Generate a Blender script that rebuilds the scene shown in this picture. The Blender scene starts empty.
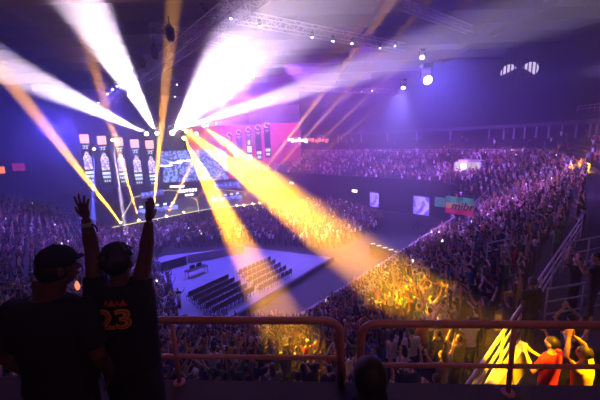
import bpy, bmesh, math, random
import numpy as np
from mathutils import Vector, Matrix
random.seed(7); rng = np.random.default_rng(7)
SC = bpy.context.scene; COL = SC.collection
PI = math.pi

# ---------------------------------------------------------------- camera
F = 320.0; PITCH = math.radians(10.6); ROLL = math.radians(2.0); CAM = np.array([0, 0, 14.0])
_fw = np.array([0, math.cos(PITCH), -math.sin(PITCH)]); _u0 = np.array([0, math.sin(PITCH), math.cos(PITCH)]); _r0 = np.array([1., 0, 0])
_R = _r0 * math.cos(ROLL) - _u0 * math.sin(ROLL); _U = _u0 * math.cos(ROLL) + _r0 * math.sin(ROLL)
def ray(x, y): return _fw + _R * (x - 300) / F - _U * (y - 200) / F
def atd(x, y, Y):                                   # the place seen at (x, y), Y metres out
    d = ray(x, y); return CAM + d * (Y / d[1])
def atz(x, y, z):
    d = ray(x, y); return CAM + d * ((z - CAM[2]) / d[2])
def proj(p):
    v = np.asarray(p, float) - CAM; k = v @ _fw
    return 300 + F * (v @ _R) / k, 200 - F * (v @ _U) / k, k
cd = bpy.data.cameras.new('camera'); cam = bpy.data.objects.new('camera', cd); COL.objects.link(cam)
cd.sensor_width = 36; cd.lens = 36 * F / 600; cd.clip_start = 0.05; cd.clip_end = 500
cam.matrix_world = Matrix(((_R[0], _U[0], -_fw[0], CAM[0]), (_R[1], _U[1], -_fw[1], CAM[1]), (_R[2], _U[2], -_fw[2], CAM[2]), (0, 0, 0, 1)))
SC.camera = cam
SC.view_settings.view_transform = 'Standard'; SC.view_settings.look = 'None'; SC.view_settings.gamma = 1
SC.view_settings.use_curve_mapping = False; SC.view_settings.exposure = 0.3
SC.cycles.use_denoising = True; SC.cycles.use_adaptive_sampling = False; SC.cycles.max_bounces = 4; SC.cycles.diffuse_bounces = 2; SC.cycles.volume_bounces = 0
SC.cycles.sample_clamp_indirect = 4; SC.cycles.caustics_reflective = False; SC.cycles.caustics_refractive = False

# ---------------------------------------------------------------- world: dark, filled with stage haze
wd = bpy.data.worlds.new('arena_air'); SC.world = wd; wd.use_nodes = True
nt = wd.node_tree; nt.nodes.clear()
wo = nt.nodes.new('ShaderNodeOutputWorld'); bg = nt.nodes.new('ShaderNodeBackground'); bg.inputs[0].default_value = (.01, .006, .03, 1); bg.inputs[1].default_value = 0.3
vs = nt.nodes.new('ShaderNodeVolumeScatter'); vs.inputs['Color'].default_value = (.95, .93, 1, 1); vs.inputs['Density'].default_value = 0.0058; vs.inputs['Anisotropy'].default_value = 0.7
nt.links.new(bg.outputs[0], wo.inputs[0]); nt.links.new(vs.outputs[0], wo.inputs[1])

# ---------------------------------------------------------------- arena plan (s along the long side, t across)
AU = np.array([.671, .741]); AN = np.array([-.741, .671])
W = lambda s, t: s * AU + t * AN
INNER = [W(*p) for p in [(15, 78), (8, 30), (9.6, 19.5), (14.6, 13.7), (50, 13.7), (54.5, 16), (57, 21), (57, 76)]]
OUTER = [W(*p) for p in [(0, 74), (-8, 24), (-.8, 4.7), (3.9, -.5), (50, 0), (67, 5), (73, 17), (73, 76)]]
Z0, Z1 = 1.2, 9.0; NROW = 20
def ring_pt(i, f):
    k = min(int(i), 6); a = i - k
    p = INNER[k] * (1 - a) + INNER[k + 1] * a; q = OUTER[k] * (1 - a) + OUTER[k + 1] * a
    return p + (q - p) * f
def z0(i): return 0.8 + 4.5 * min(1, max(0, (i - 4.35) / .6))
def z1(i): return Z1 + .8 * min(1, max(0, (i - 4.0) / 1.0))
def ztier(i, f): return z0(i) + (z1(i) - z0(i)) * f
def ring(f, i0=0, i1=7, step=.05):
    n = max(2, int((i1 - i0) / step) + 1)
    return [ring_pt(i, f) for i in np.linspace(i0, i1, n)]

# ---------------------------------------------------------------- unseen lights added for the stands, roof and haze
def add_light(name, kind, loc, energy, color, target=None, size=1.0, spot=None, blend=.3, parent=None, size_y=None):
    l = bpy.data.lights.new(name, kind); l.energy = energy; l.color = color
    if kind == 'SPOT': l.spot_size = spot; l.spot_blend = blend; l.shadow_soft_size = size
    elif kind == 'AREA': l.shape = 'DISK'; l.size = size
    else: l.shadow_soft_size = size
    o = bpy.data.objects.new(name, l); COL.objects.link(o); o.location = loc
    if target is not None:
        o.rotation_euler = (Vector(target) - Vector(loc)).to_track_quat('-Z', 'Y').to_euler()
    return o
PURPLE = (.26, .10, 1.0); BLUE = (.10, .08, 1.0); VIOLET = (.45, .12, 1.0); MAGENTA = (1.0, .12, .45); WARM = (1.0, .62, .32)
for nm, loc, e, c, tg, ang in [          # added washes without fixtures, tinting and brightening the stands and the floor
    ('added_wash', (-14, 60, 22), 7e4, VIOLET, (16, 20, 5), 62),
    ('added_wash', (10, 50, 28), 1.0e5, (.42, .10, 1), (26, 74, 7), 100),
    ('added_wash', (-10, 58, 22), 9e4, (.5, .2, 1), (26, 44, 4), 60),
    ('added_wash', (-2, 50, 25), 1.3e5, (.42, .15, 1), (26, 32, 8), 56),
    ('added_wash', (14, 50, 24), 2.5e4, PURPLE, (10, 52, 0), 100),
    ('added_wash', (-22, 40, 22), 4e4, PURPLE, (-26, 36, 0), 100),
    ('added_wash', (-4, 44, 23), 5e4, (.13, .11, 1), (-8, 33, 0), 60),
    ('added_wash', (-2, 72, 26), 1.2e4, (1, .06, .35), (2, 90, 8), 90)]:
    add_light(nm, 'SPOT', loc, e, c, tg, .4, math.radians(ang), .8)
for loc, e, c, tg, ang in [((-18, 30, 20), 1.2e4, (1, .5, .55), (-22, 30, 32), 120), ((4, 26, 20), 1.2e4, (1, .5, .6), (4, 28, 32), 120), ((40, 60, 20), 3e3, (.25, .15, 1), (48, 62, 30), 130)]:   # unseen uplights added to lift the dark ceiling
    add_light('added_roof_fill', 'SPOT', loc, e, c, tg, .4, math.radians(ang), 1)
for loc, e, tg, ang in [((-52, 72, 19), 2.2e4, (-20, 20, 8), 50), ((34, 78, 26), 4e3, (10, 20, 18), 50)]:   # added floods without fixtures, making the haze glow blue
    add_light('added_haze_flood', 'SPOT', loc, e, (.1, .07, 1), tg, .4, math.radians(ang), 1)

# ---------------------------------------------------------------- materials
MATS = {}
def mat(name, color, rough=.7, metal=0., emit=None, estr=0., noise=None, objcol=False, attr=None, spec=.3):
    m = bpy.data.materials.new(name); m.use_nodes = True; t = m.node_tree; b = t.nodes['Principled BSDF']
    b.inputs['Base Color'].default_value = (*color, 1); b.inputs['Roughness'].default_value = rough; b.inputs['Metallic'].default_value = metal
    b.inputs['Specular IOR Level'].default_value = spec
    if emit: b.inputs['Emission Color'].default_value = (*emit, 1); b.inputs['Emission Strength'].default_value = estr
    if noise:
        sc_, amt = noise; tc = t.nodes.new('ShaderNodeTexCoord'); nz = t.nodes.new('ShaderNodeTexNoise'); nz.inputs['Scale'].default_value = sc_; nz.inputs['Detail'].default_value = 5
        mx = t.nodes.new('ShaderNodeMix'); mx.data_type = 'RGBA'
        mx.inputs['A'].default_value = (*[c * (1 - amt) for c in color], 1); mx.inputs['B'].default_value = (*[min(1, c * (1 + amt)) for c in color], 1)
        t.links.new(tc.outputs['Object'], nz.inputs['Vector']); t.links.new(nz.outputs['Fac'], mx.inputs['Factor']); t.links.new(mx.outputs['Result'], b.inputs['Base Color'])
    if objcol:
        oi = t.nodes.new('ShaderNodeObjectInfo'); t.links.new(oi.outputs['Color'], b.inputs['Base Color'])
    if attr:
        a = t.nodes.new('ShaderNodeAttribute'); a.attribute_name = attr; t.links.new(a.outputs['Color'], b.inputs['Base Color'])
    MATS[name] = m; return m
mat('concrete', (.20, .19, .19), .85, noise=(2.0, .25))
mat('concrete_dark', (.07, .065, .07), .9, noise=(1.5, .3))
mat('seating_step', (.05, .045, .055), .9, noise=(1.0, .3))
mat('black', (.012, .012, .014), .8)
mat('black_gloss', (.02, .02, .022), .35)
mat('court', (.17, .18, .26), .55, noise=(.6, .15))
mat('dark_floor', (.010, .010, .013), .7, noise=(.5, .3))
mat('ceiling', (.06, .038, .045), .9, noise=(.25, .4))
mat('ceiling_beam', (.10, .07, .075), .8)
mat('wall', (.022, .018, .04), .9, noise=(.2, .35))
mat('wall_light', (.30, .28, .32), .8)
mat('rail_red', (.46, .20, .18), .42, noise=(30, .2), spec=.6)
mat('rail_white', (.60, .58, .60), .45)
mat('truss_metal', (.35, .33, .36), .4, .7)
mat('fixture', (.02, .02, .025), .5)
mat('stage_deck', (.05, .05, .07), .3)
mat('led_line', (.1, .1, .1), .5, emit=(1, .8, .45), estr=1.3)
mat('lens_white', (.5, .5, .5), .3, emit=(1, .95, 1), estr=60)
mat('lens_blue', (.2, .2, .5), .3, emit=(.22, .2, 1), estr=60)
mat('lens_yellow', (.5, .4, .1), .3, emit=(1, .6, .12), estr=40)
mat('lens_soft', (.5, .5, .5), .3, emit=(.6, .6, 1), estr=7)
mat('skin', (.3, .16, .1), .55, objcol=True); mat('cloth', (.2, .2, .2), .9, objcol=True)
mat('crowd', (.2, .2, .2), .85, attr='Col')
mat('hair', (.012, .009, .008), .6); mat('hair_brown', (.05, .025, .014), .6)
mat('trousers', (.02, .022, .032), .9); mat('shoe', (.03, .03, .03), .6)
mat('dark_skin', (.085, .04, .026), .5); mat('black_cloth', (.010, .010, .014), .92)
mat('jersey_print', (.35, .07, .02), .6); mat('jersey_trim', (.5, .22, .05), .6)
mat('wristband', (.25, .25, .28), .6)

# ---------------------------------------------------------------- mesh helpers
class MB:
    def __init__(s): s.v = []; s.f = []
    def add(s, v, f):
        n = len(s.v); s.v += [tuple(map(float, p)) for p in v]; s.f += [tuple(i + n for i in q) for q in f]; return s
    def box(s, c, d, rz=0, M=None):
        cx, cy, cz = c; x, y, z = d[0] / 2, d[1] / 2, d[2] / 2; co, si = math.cos(rz), math.sin(rz)
        v = [(cx + a * co - b * si, cy + a * si + b * co, cz + e) for e in (-z, z) for a, b in ((-x, -y), (x, -y), (x, y), (-x, y))]
        return s.add(v, [(3, 2, 1, 0), (4, 5, 6, 7), (0, 1, 5, 4), (1, 2, 6, 5), (2, 3, 7, 6), (3, 0, 4, 7)])
    def tube(s, pts, r, n=8, cap=True, ell=None):
        pts = [np.array(p, float) for p in pts]; rs = r if hasattr(r, '__len__') else [r] * len(pts)
        prev = None; rings = []
        for i, p in enumerate(pts):
            if i == 0: t = pts[1] - p
            elif i == len(pts) - 1: t = p - pts[i - 1]
            else:
                a = pts[i + 1] - p; b = p - pts[i - 1]; t = a / np.linalg.norm(a) + b / np.linalg.norm(b)
            t = t / (np.linalg.norm(t) + 1e-9)
            if prev is None: ref = np.array([0, 0, 1.]) if abs(t[2]) < .9 else np.array([0, 1., 0]); a = np.cross(ref, t)
            else: a = prev - t * (prev @ t)
            a /= np.linalg.norm(a) + 1e-9; prev = a; b = np.cross(t, a)
            rings.append([p + (a * math.cos(2 * PI * k / n) + b * math.sin(2 * PI * k / n)) * rs[i] for k in range(n)])
        v = [q for g in rings for q in g]; f = []
        for i in range(len(rings) - 1):
            for k in range(n): f.append((i * n + k, i * n + (k + 1) % n, (i + 1) * n + (k + 1) % n, (i + 1) * n + k))
        if cap: f.append(tuple(range(n - 1, -1, -1))); f.append(tuple((len(rings) - 1) * n + k for k in range(n)))
        return s.add(v, f)
    def ell(s, c, r, nu=12, nv=8, M=None):
        v = []; f = []
        for j in range(nv + 1):
            ph = -PI / 2 + PI * j / nv
            for i in range(nu):
                th = 2 * PI * i / nu; q = np.array([math.cos(ph) * math.cos(th) * r[0], math.cos(ph) * math.sin(th) * r[1], math.sin(ph) * r[2]])
                if M is not None: q = M @ q
                v.append(np.array(c) + q)
        for j in range(nv):
            for i in range(nu): f.append((j * nu + i, j * nu + (i + 1) % nu, (j + 1) * nu + (i + 1) % nu, (j + 1) * nu + i))
        return s.add(v, f)
    def loft(s, rings, n=16, cap=True):      # rings: (centre, rx, ry) horizontal ellipses bottom to top
        v = []; f = []
        for c, rx, ry in rings:
            for k in range(n): a = 2 * PI * k / n; v.append((c[0] + rx * math.cos(a), c[1] + ry * math.sin(a), c[2]))
        for i in range(len(rings) - 1):
            for k in range(n): f.append((i * n + k, i * n + (k + 1) % n, (i + 1) * n + (k + 1) % n, (i + 1) * n + k))
        if cap: f.append(tuple(range(n - 1, -1, -1))); f.append(tuple((len(rings) - 1) * n + k for k in range(n)))
        return s.add(v, f)
    def mesh(s, name, m, smooth=False):
        me = bpy.data.meshes.new(name); me.from_pydata(s.v, [], s.f); me.update(); me.materials.append(MATS[m] if isinstance(m, str) else m)
        if smooth: me.polygons.foreach_set('use_smooth', [True] * len(me.polygons))
        return me
    def build(s, name, m, parent=None, smooth=False):
        return link(name, s.mesh(name, m, smooth), parent)
def link(name, me, parent=None):
    o = bpy.data.objects.new(name, me); COL.objects.link(o)
    if parent: o.parent = parent
    return o
def tag(o, label=None, cat=None, group=None, kind=None):
    if label: o['label'] = label
    if cat: o['category'] = cat
    if group: o['group'] = group
    if kind: o['kind'] = kind
    return o
def empty(name, loc=(0, 0, 0), rz=0):
    o = bpy.data.objects.new(name, None); o.empty_display_size = .1; COL.objects.link(o); o.location = loc; o.rotation_euler = (0, 0, rz); return o
def struct(mb, name, m, **k): return tag(mb.build(name, m, **k), kind='structure')

# ================================================================= THE SETTING
mb = MB(); mb.box((0, 60, -.25), (260, 220, .5)); struct(mb, 'floor', 'dark_floor')
CT = [atz(150, 262, .02), atz(165, 256, .02), atz(245, 247, .02), atz(333, 258, .02), atz(215, 330, .02), atz(172, 330, .02)]
mb = MB(); n_ = len(CT); mb.add([(p[0], p[1], .0) for p in CT] + [(p[0], p[1], .06) for p in CT], [tuple(range(n_, 2 * n_))] + [(i, (i + 1) % n_, (i + 1) % n_ + n_, i + n_) for i in range(n_)])
struct(mb, 'court_floor', 'court')
# lower tier: stepped terraces
mb = MB(); rows = []
NI = 121; ii = np.linspace(0, 7, NI)
for r in range(NROW + 1):
    rows.append(r / NROW)
v = []; 
for k, f in enumerate(rows):
    for low in (1, 0):
        for i in ii:
            p = ring_pt(i, f); v.append((p[0], p[1], 0 if k == 0 and low else ztier(i, rows[k - low])))
L = len(v) // NI
mb.add(v, [(a * NI + j, a * NI + j + 1, (a + 1) * NI + j + 1, (a + 1) * NI + j) for a in range(L - 1) for j in range(NI - 1)])
struct(mb, 'seating_terrace', 'seating_step')
# front barrier wall of the lower tier
def strip_wall(poly, z0, z1, th, name, m, kind='structure', cap=True):
    mb = MB(); v = []; n = len(poly); P = [np.array(p) for p in poly]
    for i, p in enumerate(P):
        t = P[min(i + 1, n - 1)] - P[max(i - 1, 0)]; t = t / np.linalg.norm(t); q = np.array([t[1], -t[0]]) * th / 2
        zb = z0[i] if hasattr(z0, '__len__') else z0; zt = z1[i] if hasattr(z1, '__len__') else z1
        v += [(p[0] + q[0], p[1] + q[1], zb), (p[0] - q[0], p[1] - q[1], zb), (p[0] - q[0], p[1] - q[1], zt), (p[0] + q[0], p[1] + q[1], zt)]
    f = []
    for i in range(n - 1):
        for k in range(4): f.append((i * 4 + k, i * 4 + (k + 1) % 4, i * 4 + 4 + (k + 1) % 4, i * 4 + 4 + k))
    f += [(3, 2, 1, 0), tuple(4 * (n - 1) + k for k in range(4))]
    mb.add(v, f); return struct(mb, name, m)
strip_wall(ring(-.03, 0, 2.6), 0, 1.2, .18, 'trim_barrier', 'wall')
strip_wall(ring(-.03, 2.6, 4.4), 0, 1.9, .25, 'trim_barrier_near', 'wall_light')
_n = len(ring(0, 4, 7)); strip_wall(ring(-.03, 4, 7), 0, [z0(i) + 1.0 for i in np.linspace(4, 7, _n)], .18, 'trim_barrier_far', 'black')
# cross aisle behind the lower tier, its rows above, and the suite level wall
def band(i0, i1, prof, name, m):
    """prof: list of (f, z) swept along the ring"""
    js = np.linspace(i0, i1, max(3, int((i1 - i0) / .05))); v = []
    for f, z in prof:
        for i in js: p = ring_pt(i, f); v.append((p[0], p[1], z + z1(i) - Z1))
    n = len(js); mb = MB(); mb.add(v, [(a * n + j, a * n + j + 1, (a + 1) * n + j + 1, (a + 1) * n + j) for a in range(len(prof) - 1) for j in range(n - 1)])
    return struct(mb, name, m)
EXT = [(1.0, Z1), (1.08, Z1)]
for k in range(9): EXT += [(1.08 + .05 * k, Z1 + .42 * (k + 1)), (1.08 + .05 * (k + 1), Z1 + .42 * (k + 1))]
band(3.12, 7, EXT, 'seating_terrace_rear', 'seating_step')
strip_wall(ring(1.0, 0, 2.0), Z1 - .3, Z1 + 2.5, .3, 'wall_left', 'wall')
RW = 1.08 + .45
strip_wall(ring(RW, 3.12, 7), 8, 13.2, .3, 'wall_suite_back', 'wall')
mat('parapet', (.10, .09, .12), .8)
strip_wall(ring(RW - .12, 4.15, 7), 15.0, 15.7, .35, 'trim_suite_parapet', 'parapet')
strip_wall(ring(RW + .25, 2.9, 7), 0, 32, .4, 'wall_right', 'wall')
pb = [W(57 + 40, 118), W(30, 122), W(-20, 118)]
strip_wall(pb, 0, 32, .4, 'wall_back', 'wall')
strip_wall([W(-20, 119), W(-16, 30), W(-12, -6)], 0, 32, .4, 'wall_far_left', 'wall')
mb = MB(); mb.box((0, 55, 32.3), (260, 230, .5)); struct(mb, 'ceiling', 'ceiling')
for k in range(9):
    mb = MB(); y = 8 + 11 * k; mb.box((0, y, 31.2), (150, .8, 1.8)); struct(mb, 'trim_%d' % (k + 1), 'ceiling_beam')
for k in range(6):
    mb = MB(); mb.box((-60 + 24 * k, 50, 31.6), (.5, 110, .9)); struct(mb, 'trim_%d' % (k + 10), 'ceiling_beam')
# camera balcony: platform, front ledge
PZ = 11.6
def bar_line(a, b, w, h, ext=0):           # box beam between two points: top edge centre line a-b
    a, b = np.array(a), np.array(b); c = (a + b) / 2; d = b - a; L = np.linalg.norm(d[:2]) + ext
    return MB().box((c[0], c[1], c[2] - h / 2), (L, w, h), math.atan2(d[1], d[0]))
LG0, LG1 = atz(-60, 391, 12.2), atz(640, 403, 12.2)
struct(bar_line(LG0, LG1, .30, 1.2, 1.0), 'balcony_ledge', 'concrete_dark')
mb = MB(); mb.box((-2.2, -1.2, PZ - .2), (9.4, 6.6, .4)); struct(mb, 'balcony_floor', 'concrete_dark')
struct(bar_line(LG0 + [0, .2, -.9], LG1 + [0, .2, -.9], .2, 2.6, 1.0), 'wall_front', 'concrete_dark')

# ---------------------------------------------------------------- the balcony's guard rails
def arc(c, a, b, n=6):                      # quarter bend from c+a to c+b
    return [np.array(c) + np.array(a) * math.cos(t) + np.array(b) * math.sin(t) for t in np.linspace(0, PI / 2, n)]
def guard_rail(pa, pb, zmid, ledge, posts, label, bend_a, bend_b, post_mat='rail_red'):
    pa, pb = np.array(pa), np.array(pb); d = (pb - pa) / np.linalg.norm(pb - pa); r = .027; R_ = .10
    root = tag(empty('guard_rail', (*(pa[:2] + pb[:2]) / 2, ledge)), label, 'railing', 'railings along the balcony ledge')
    base = np.array(root.location); path = []
    if bend_a: path += [np.array([pa[0], pa[1], ledge])] + arc(pa + d * R_ - [0, 0, R_], -d * R_, [0, 0, R_])
    else: path += [pa]
    if bend_b: path += arc(pb - d * R_ - [0, 0, R_], [0, 0, R_], d * R_) + [np.array([pb[0], pb[1], ledge])]
    else: path += [pb]
    MB().tube([p - base for p in path], r, 14).build('top_rail', 'rail_red', root, True)
    ma, mb_ = pa.copy(), pb.copy(); ma[2], mb_[2] = zmid
    MB().tube([ma - base, mb_ - base], .017, 12).build('middle_rail', 'rail_red', root, True)
    for t in posts:
        p = pa + (pb - pa) * t
        MB().tube([np.array([p[0], p[1], ledge]) - base, np.array([p[0], p[1], p[2] - .02]) - base], .017, 12).build('post', post_mat, root, True)
        MB().tube([np.array([p[0], p[1], ledge]) - base, np.array([p[0], p[1], ledge + .012]) - base], .045, 12).build('base_plate', post_mat, root)
    return root
RA, RB = atz(-70, 319, 12.73), atz(340, 320.5, 12.73); RC, RD = atz(361, 323.5, 12.73), atz(660, 325.5, 12.73)
guard_rail(RA, RB, (atd(-70, 354, RA[1])[2], atd(340, 358, RB[1])[2]), 12.2, [.25, .612], 'long reddish tube railing with a thin middle bar behind the fan with raised arms', False, True)
guard_rail(RC, RD, (atd(361, 365, RC[1])[2], atd(660, 367, RD[1])[2]), 12.2, [.53], 'reddish tube railing with the round bend nearest the low seated head', True, False)

# ---------------------------------------------------------------- white railings in the stands
def railing(pts, label, bars=(0, -.42), post_h=1.1, every=1.5, r=.028, m='rail_white', grp='white railings in the stands', extra=None):
    pts = [np.array(p, float) for p in pts]
    root = tag(empty('stand_railing', (pts[0][0], pts[0][1], pts[0][2] - post_h)), label, 'railing', grp); b = np.array(root.location)
    for k, dz in enumerate(bars):
        MB().tube([p + [0, 0, dz] - b for p in pts], r if k == 0 else r * .75, 8).build('top_bar' if k == 0 else 'lower_bar', m, root, True)
    d_acc = 0
    for a, c in zip(pts[:-1], pts[1:]):
        L = np.linalg.norm(c - a); n = max(1, round(L / every))
        for j in range(n + (c is pts[-1])):
            q = a + (c - a) * min(1, j / n)
            MB().tube([q - [0, 0, post_h] - b, q - b], r * .8, 6).build('post', m, root, True)
    return root
AR = [atz(458, 398, 10.1), atz(470, 381, 10.1), atz(583, 215, 10.1)]
railing(AR, 'white double bar railing slanting along the aisle beside the yellow lit ramp', bars=(0, -.3, -.6), every=1.8, r=.034)
q0 = atz(566, 243, 10.1); railing([q0, atz(612, 234, 10.1)], 'short white railing branching off the far end of the aisle railing', bars=(0, -.45, -.9), r=.03)
q0 = atz(528, 290, 10.1); railing([atz(548, 289, 10.1), atz(620, 278, 10.1)], 'white railing behind the fan holding up a phone', bars=(0, -.35, -.7), r=.03)
railing([atz(488, 243, 8.9), atz(519, 237, 8.9)], 'short pale railing in the middle of the crowd before the tricolour banner', r=.045)
def ring_rail(f, i0, i1, z, label, step=.1, **k):
    railing([(*ring_pt(i, f), z + z1(i) - Z1) for i in np.arange(i0, i1 + 1e-6, step)], label, **k)
ring_rail(1.01, 4.0, 5.2, Z1 + 1.1, 'pale railing on the cross aisle around the corner of the bowl', bars=(0, -.35, -.7), every=3, r=.065)
ring_rail(1.01, 5.25, 6.9, Z1 + 1.1, 'long pale railing on the cross aisle above the far stand', bars=(0, -.4, -.8), every=4, r=.075)
ring_rail(RW - .14, 4.3, 5.1, 17.2, 'thin double railing on top of the suite parapet at the corner', bars=(0, -.5), every=3, r=.05)
railing([atz(-30, 280, 8.4), atz(88, 286, 8.4)], 'pale railing crossing the left stand behind the fan with a cap', bars=(0, -.3), r=.025)
railing([atd(474, 203, 47), atd(494, 184, 50), atd(522, 191, 52)], 'inverted V pale railing around the stair opening right of the tricolour banner', bars=(0, -.4, -.8), post_h=1.0, r=.05)
# pale ramp wall by the aisle, lit yellow by the beams
ra, rb = atz(487, 392, 9.55), atz(524, 344, 9.55)
struct(bar_line((ra[0], ra[1], 9.6), (rb[0], rb[1], 9.6), .14, .7), 'trim_ramp_wall', 'wall_light')

# ---------------------------------------------------------------- suite level columns (one thing each)
for k, i in enumerate(np.arange(4.2, 6.95, .13)):
    p = ring_pt(i, RW - .115); zt = z1(i) - Z1
    o = MB().box((0, 0, 2.35), (.32, .32, 4.7), math.atan2(p[1], p[0])).build('suite_column', 'wall_light'); o.location = (p[0], p[1], 10.6)
    tag(o, 'pale column holding up the suite parapet behind the upper seats', 'column', 'columns of the suite level')
# ================================================================= PEOPLE
def remeshed(mb, name, m, voxel, ratio, smooth=2):
    me = bpy.data.meshes.new(name); me.from_pydata(mb.v, [], mb.f); o = bpy.data.objects.new('tmp', me); COL.objects.link(o)
    r = o.modifiers.new('r', 'REMESH'); r.mode = 'VOXEL'; r.voxel_size = voxel
    if smooth: s_ = o.modifiers.new('s', 'SMOOTH'); s_.iterations = smooth; s_.factor = .5
    if ratio < 1: d = o.modifiers.new('d', 'DECIMATE'); d.ratio = ratio
    dg = bpy.context.evaluated_depsgraph_get(); out = bpy.data.meshes.new_from_object(o.evaluated_get(dg))
    bpy.data.objects.remove(o); bpy.data.meshes.remove(me); out.name = name; out.materials.clear(); out.materials.append(MATS[m])
    out.polygons.foreach_set('use_smooth', [True] * len(out.polygons)); return out
def nrm(v): v = np.array(v, float); return v / (np.linalg.norm(v) + 1e-9)
def hand(mb, w, d, pn, side_sign, curl=.3, spread=.1, s=1.0, fr=.0095):
    """palm, four unequal fingers and a thumb from wrist w along d; pn is the way the palm faces"""
    w = np.array(w, float); d = nrm(d); pn = nrm(np.array(pn) - d * (np.array(pn) @ d)); sd = np.cross(d, pn) * side_sign   # towards the thumb
    M = np.stack([sd, d, pn], 1)
    mb.ell(w + d * .05 * s, (.040 * s, .054 * s, .017 * s), 12, 8, M)
    mb.ell(w + d * .075 * s, (.040 * s, .03 * s, .014 * s), 12, 8, M)
    for k, (off, ln) in enumerate([(.029, .072), (.010, .082), (-.010, .075), (-.029, .058)]):
        dd = nrm(d + sd * spread * (1.2 - .9 * k)); b0 = w + d * .078 * s + sd * off * s
        p1 = b0 + dd * ln * .5 * s; d2 = nrm(dd + pn * curl); p2 = p1 + d2 * ln * .33 * s; d3 = nrm(d2 + pn * curl); p3 = p2 + d3 * ln * .25 * s
        mb.tube([b0, p1, p2, p3], [fr * 1.05, fr, fr * .92, fr * .7], 8)
    t0 = w + d * .025 * s + sd * .024 * s; t1 = t0 + nrm(d * .5 + sd * .85 + pn * .2) * .045 * s; t2 = t1 + nrm(d * .85 + sd * .45 + pn * .2) * .036 * s
    mb.tube([t0, t1, t2], [fr * 1.5, fr * 1.2, fr * .85], 8)
def arm_parts(mb, sh, el, wr, tip, pn, sgn, fat=1.0, curl=.3, spread=.1, fr=.0095, s=1.0):
    sh, el, wr, tip = map(lambda q: np.array(q, float), (sh, el, wr, tip))
    mb.tube([sh, (sh + el) / 2, el, el + (wr - el) * .3, wr, wr + nrm(tip - wr) * .03], [.052 * fat, .045 * fat, .038 * fat, .040 * fat, .026 * fat, .026 * fat], 12)
    mb.ell(sh, (.058 * fat,) * 3, 12, 8)
    hand(mb, wr, tip - wr, pn, sgn, curl, spread, s, fr)
def torso(mb, g=0., fat=1.0, lo=.88, neck=True):
    R3 = [((0, 0, .86), .155, .11), ((0, 0, .93), .17, .12), ((0, 0, 1.05), .15, .105), ((0, 0, 1.2), .165, .115), ((0, 0, 1.33), .185, .12), ((0, -.005, 1.41), .185, .10), ((0, -.01, 1.455), .14, .075), ((0, -.01, 1.48), .075, .06)]
    mb.loft([(c, rx * fat + g, ry * fat + g) for c, rx, ry in R3 if c[2] >= lo], 20)
    if neck: mb.tube([(0, -.01, 1.42), (0, 0, 1.50), (0, .01, 1.58)], [.065, .055, .055], 12)
def head(mb, hx=(0, .012, 1.64), turn=0., nose=True):
    c = np.array(hx); M = np.array([[math.cos(turn), -math.sin(turn), 0], [math.sin(turn), math.cos(turn), 0], [0, 0, 1.]])
    mb.ell(c + [0, 0, .01], (.076, .094, .105), 16, 12, M); mb.ell(c + M @ [0, .028, -.055], (.055, .062, .06), 12, 8, M)
    if nose:
        mb.tube([c + M @ [0, .09, .0], c + M @ [0, .112, -.03], c + M @ [0, .092, -.035]], [.009, .014, .010], 8)
        for s_ in (-1, 1): mb.ell(c + M @ [.077 * s_, -.005, -.015], (.012, .022, .03), 8, 6, M); mb.ell(c + M @ [.03 * s_, .083, .006], (.02, .012, .008), 8, 6, M)
        mb.ell(c + M @ [0, .092, -.063], (.024, .010, .007), 8, 6, M)
def legs(mb, g=0., L=None):
    L = L or [[(s_ * .085, 0, .92), (s_ * .10, .015, .49), (s_ * .105, -.02, .09)] for s_ in (-1, 1)]
    for h, k, a in L: mb.tube([h, (np.array(h) + k) / 2, k, np.array(k) + (np.array(a) - k) * .3, a], [.088 + g, .074 + g, .055 + g, .057 + g, .037 + g], 12)
def feet(mb, r=0.): 
    for s_ in (-1, 1): mb.ell((s_ * .108, .045, .045), (.044 + r, .125 + r, .042 + r), 12, 8); mb.tube([(s_ * .105, -.02, .12), (s_ * .105, -.02, .04)], [.04 + r, .045 + r], 10)
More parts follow.
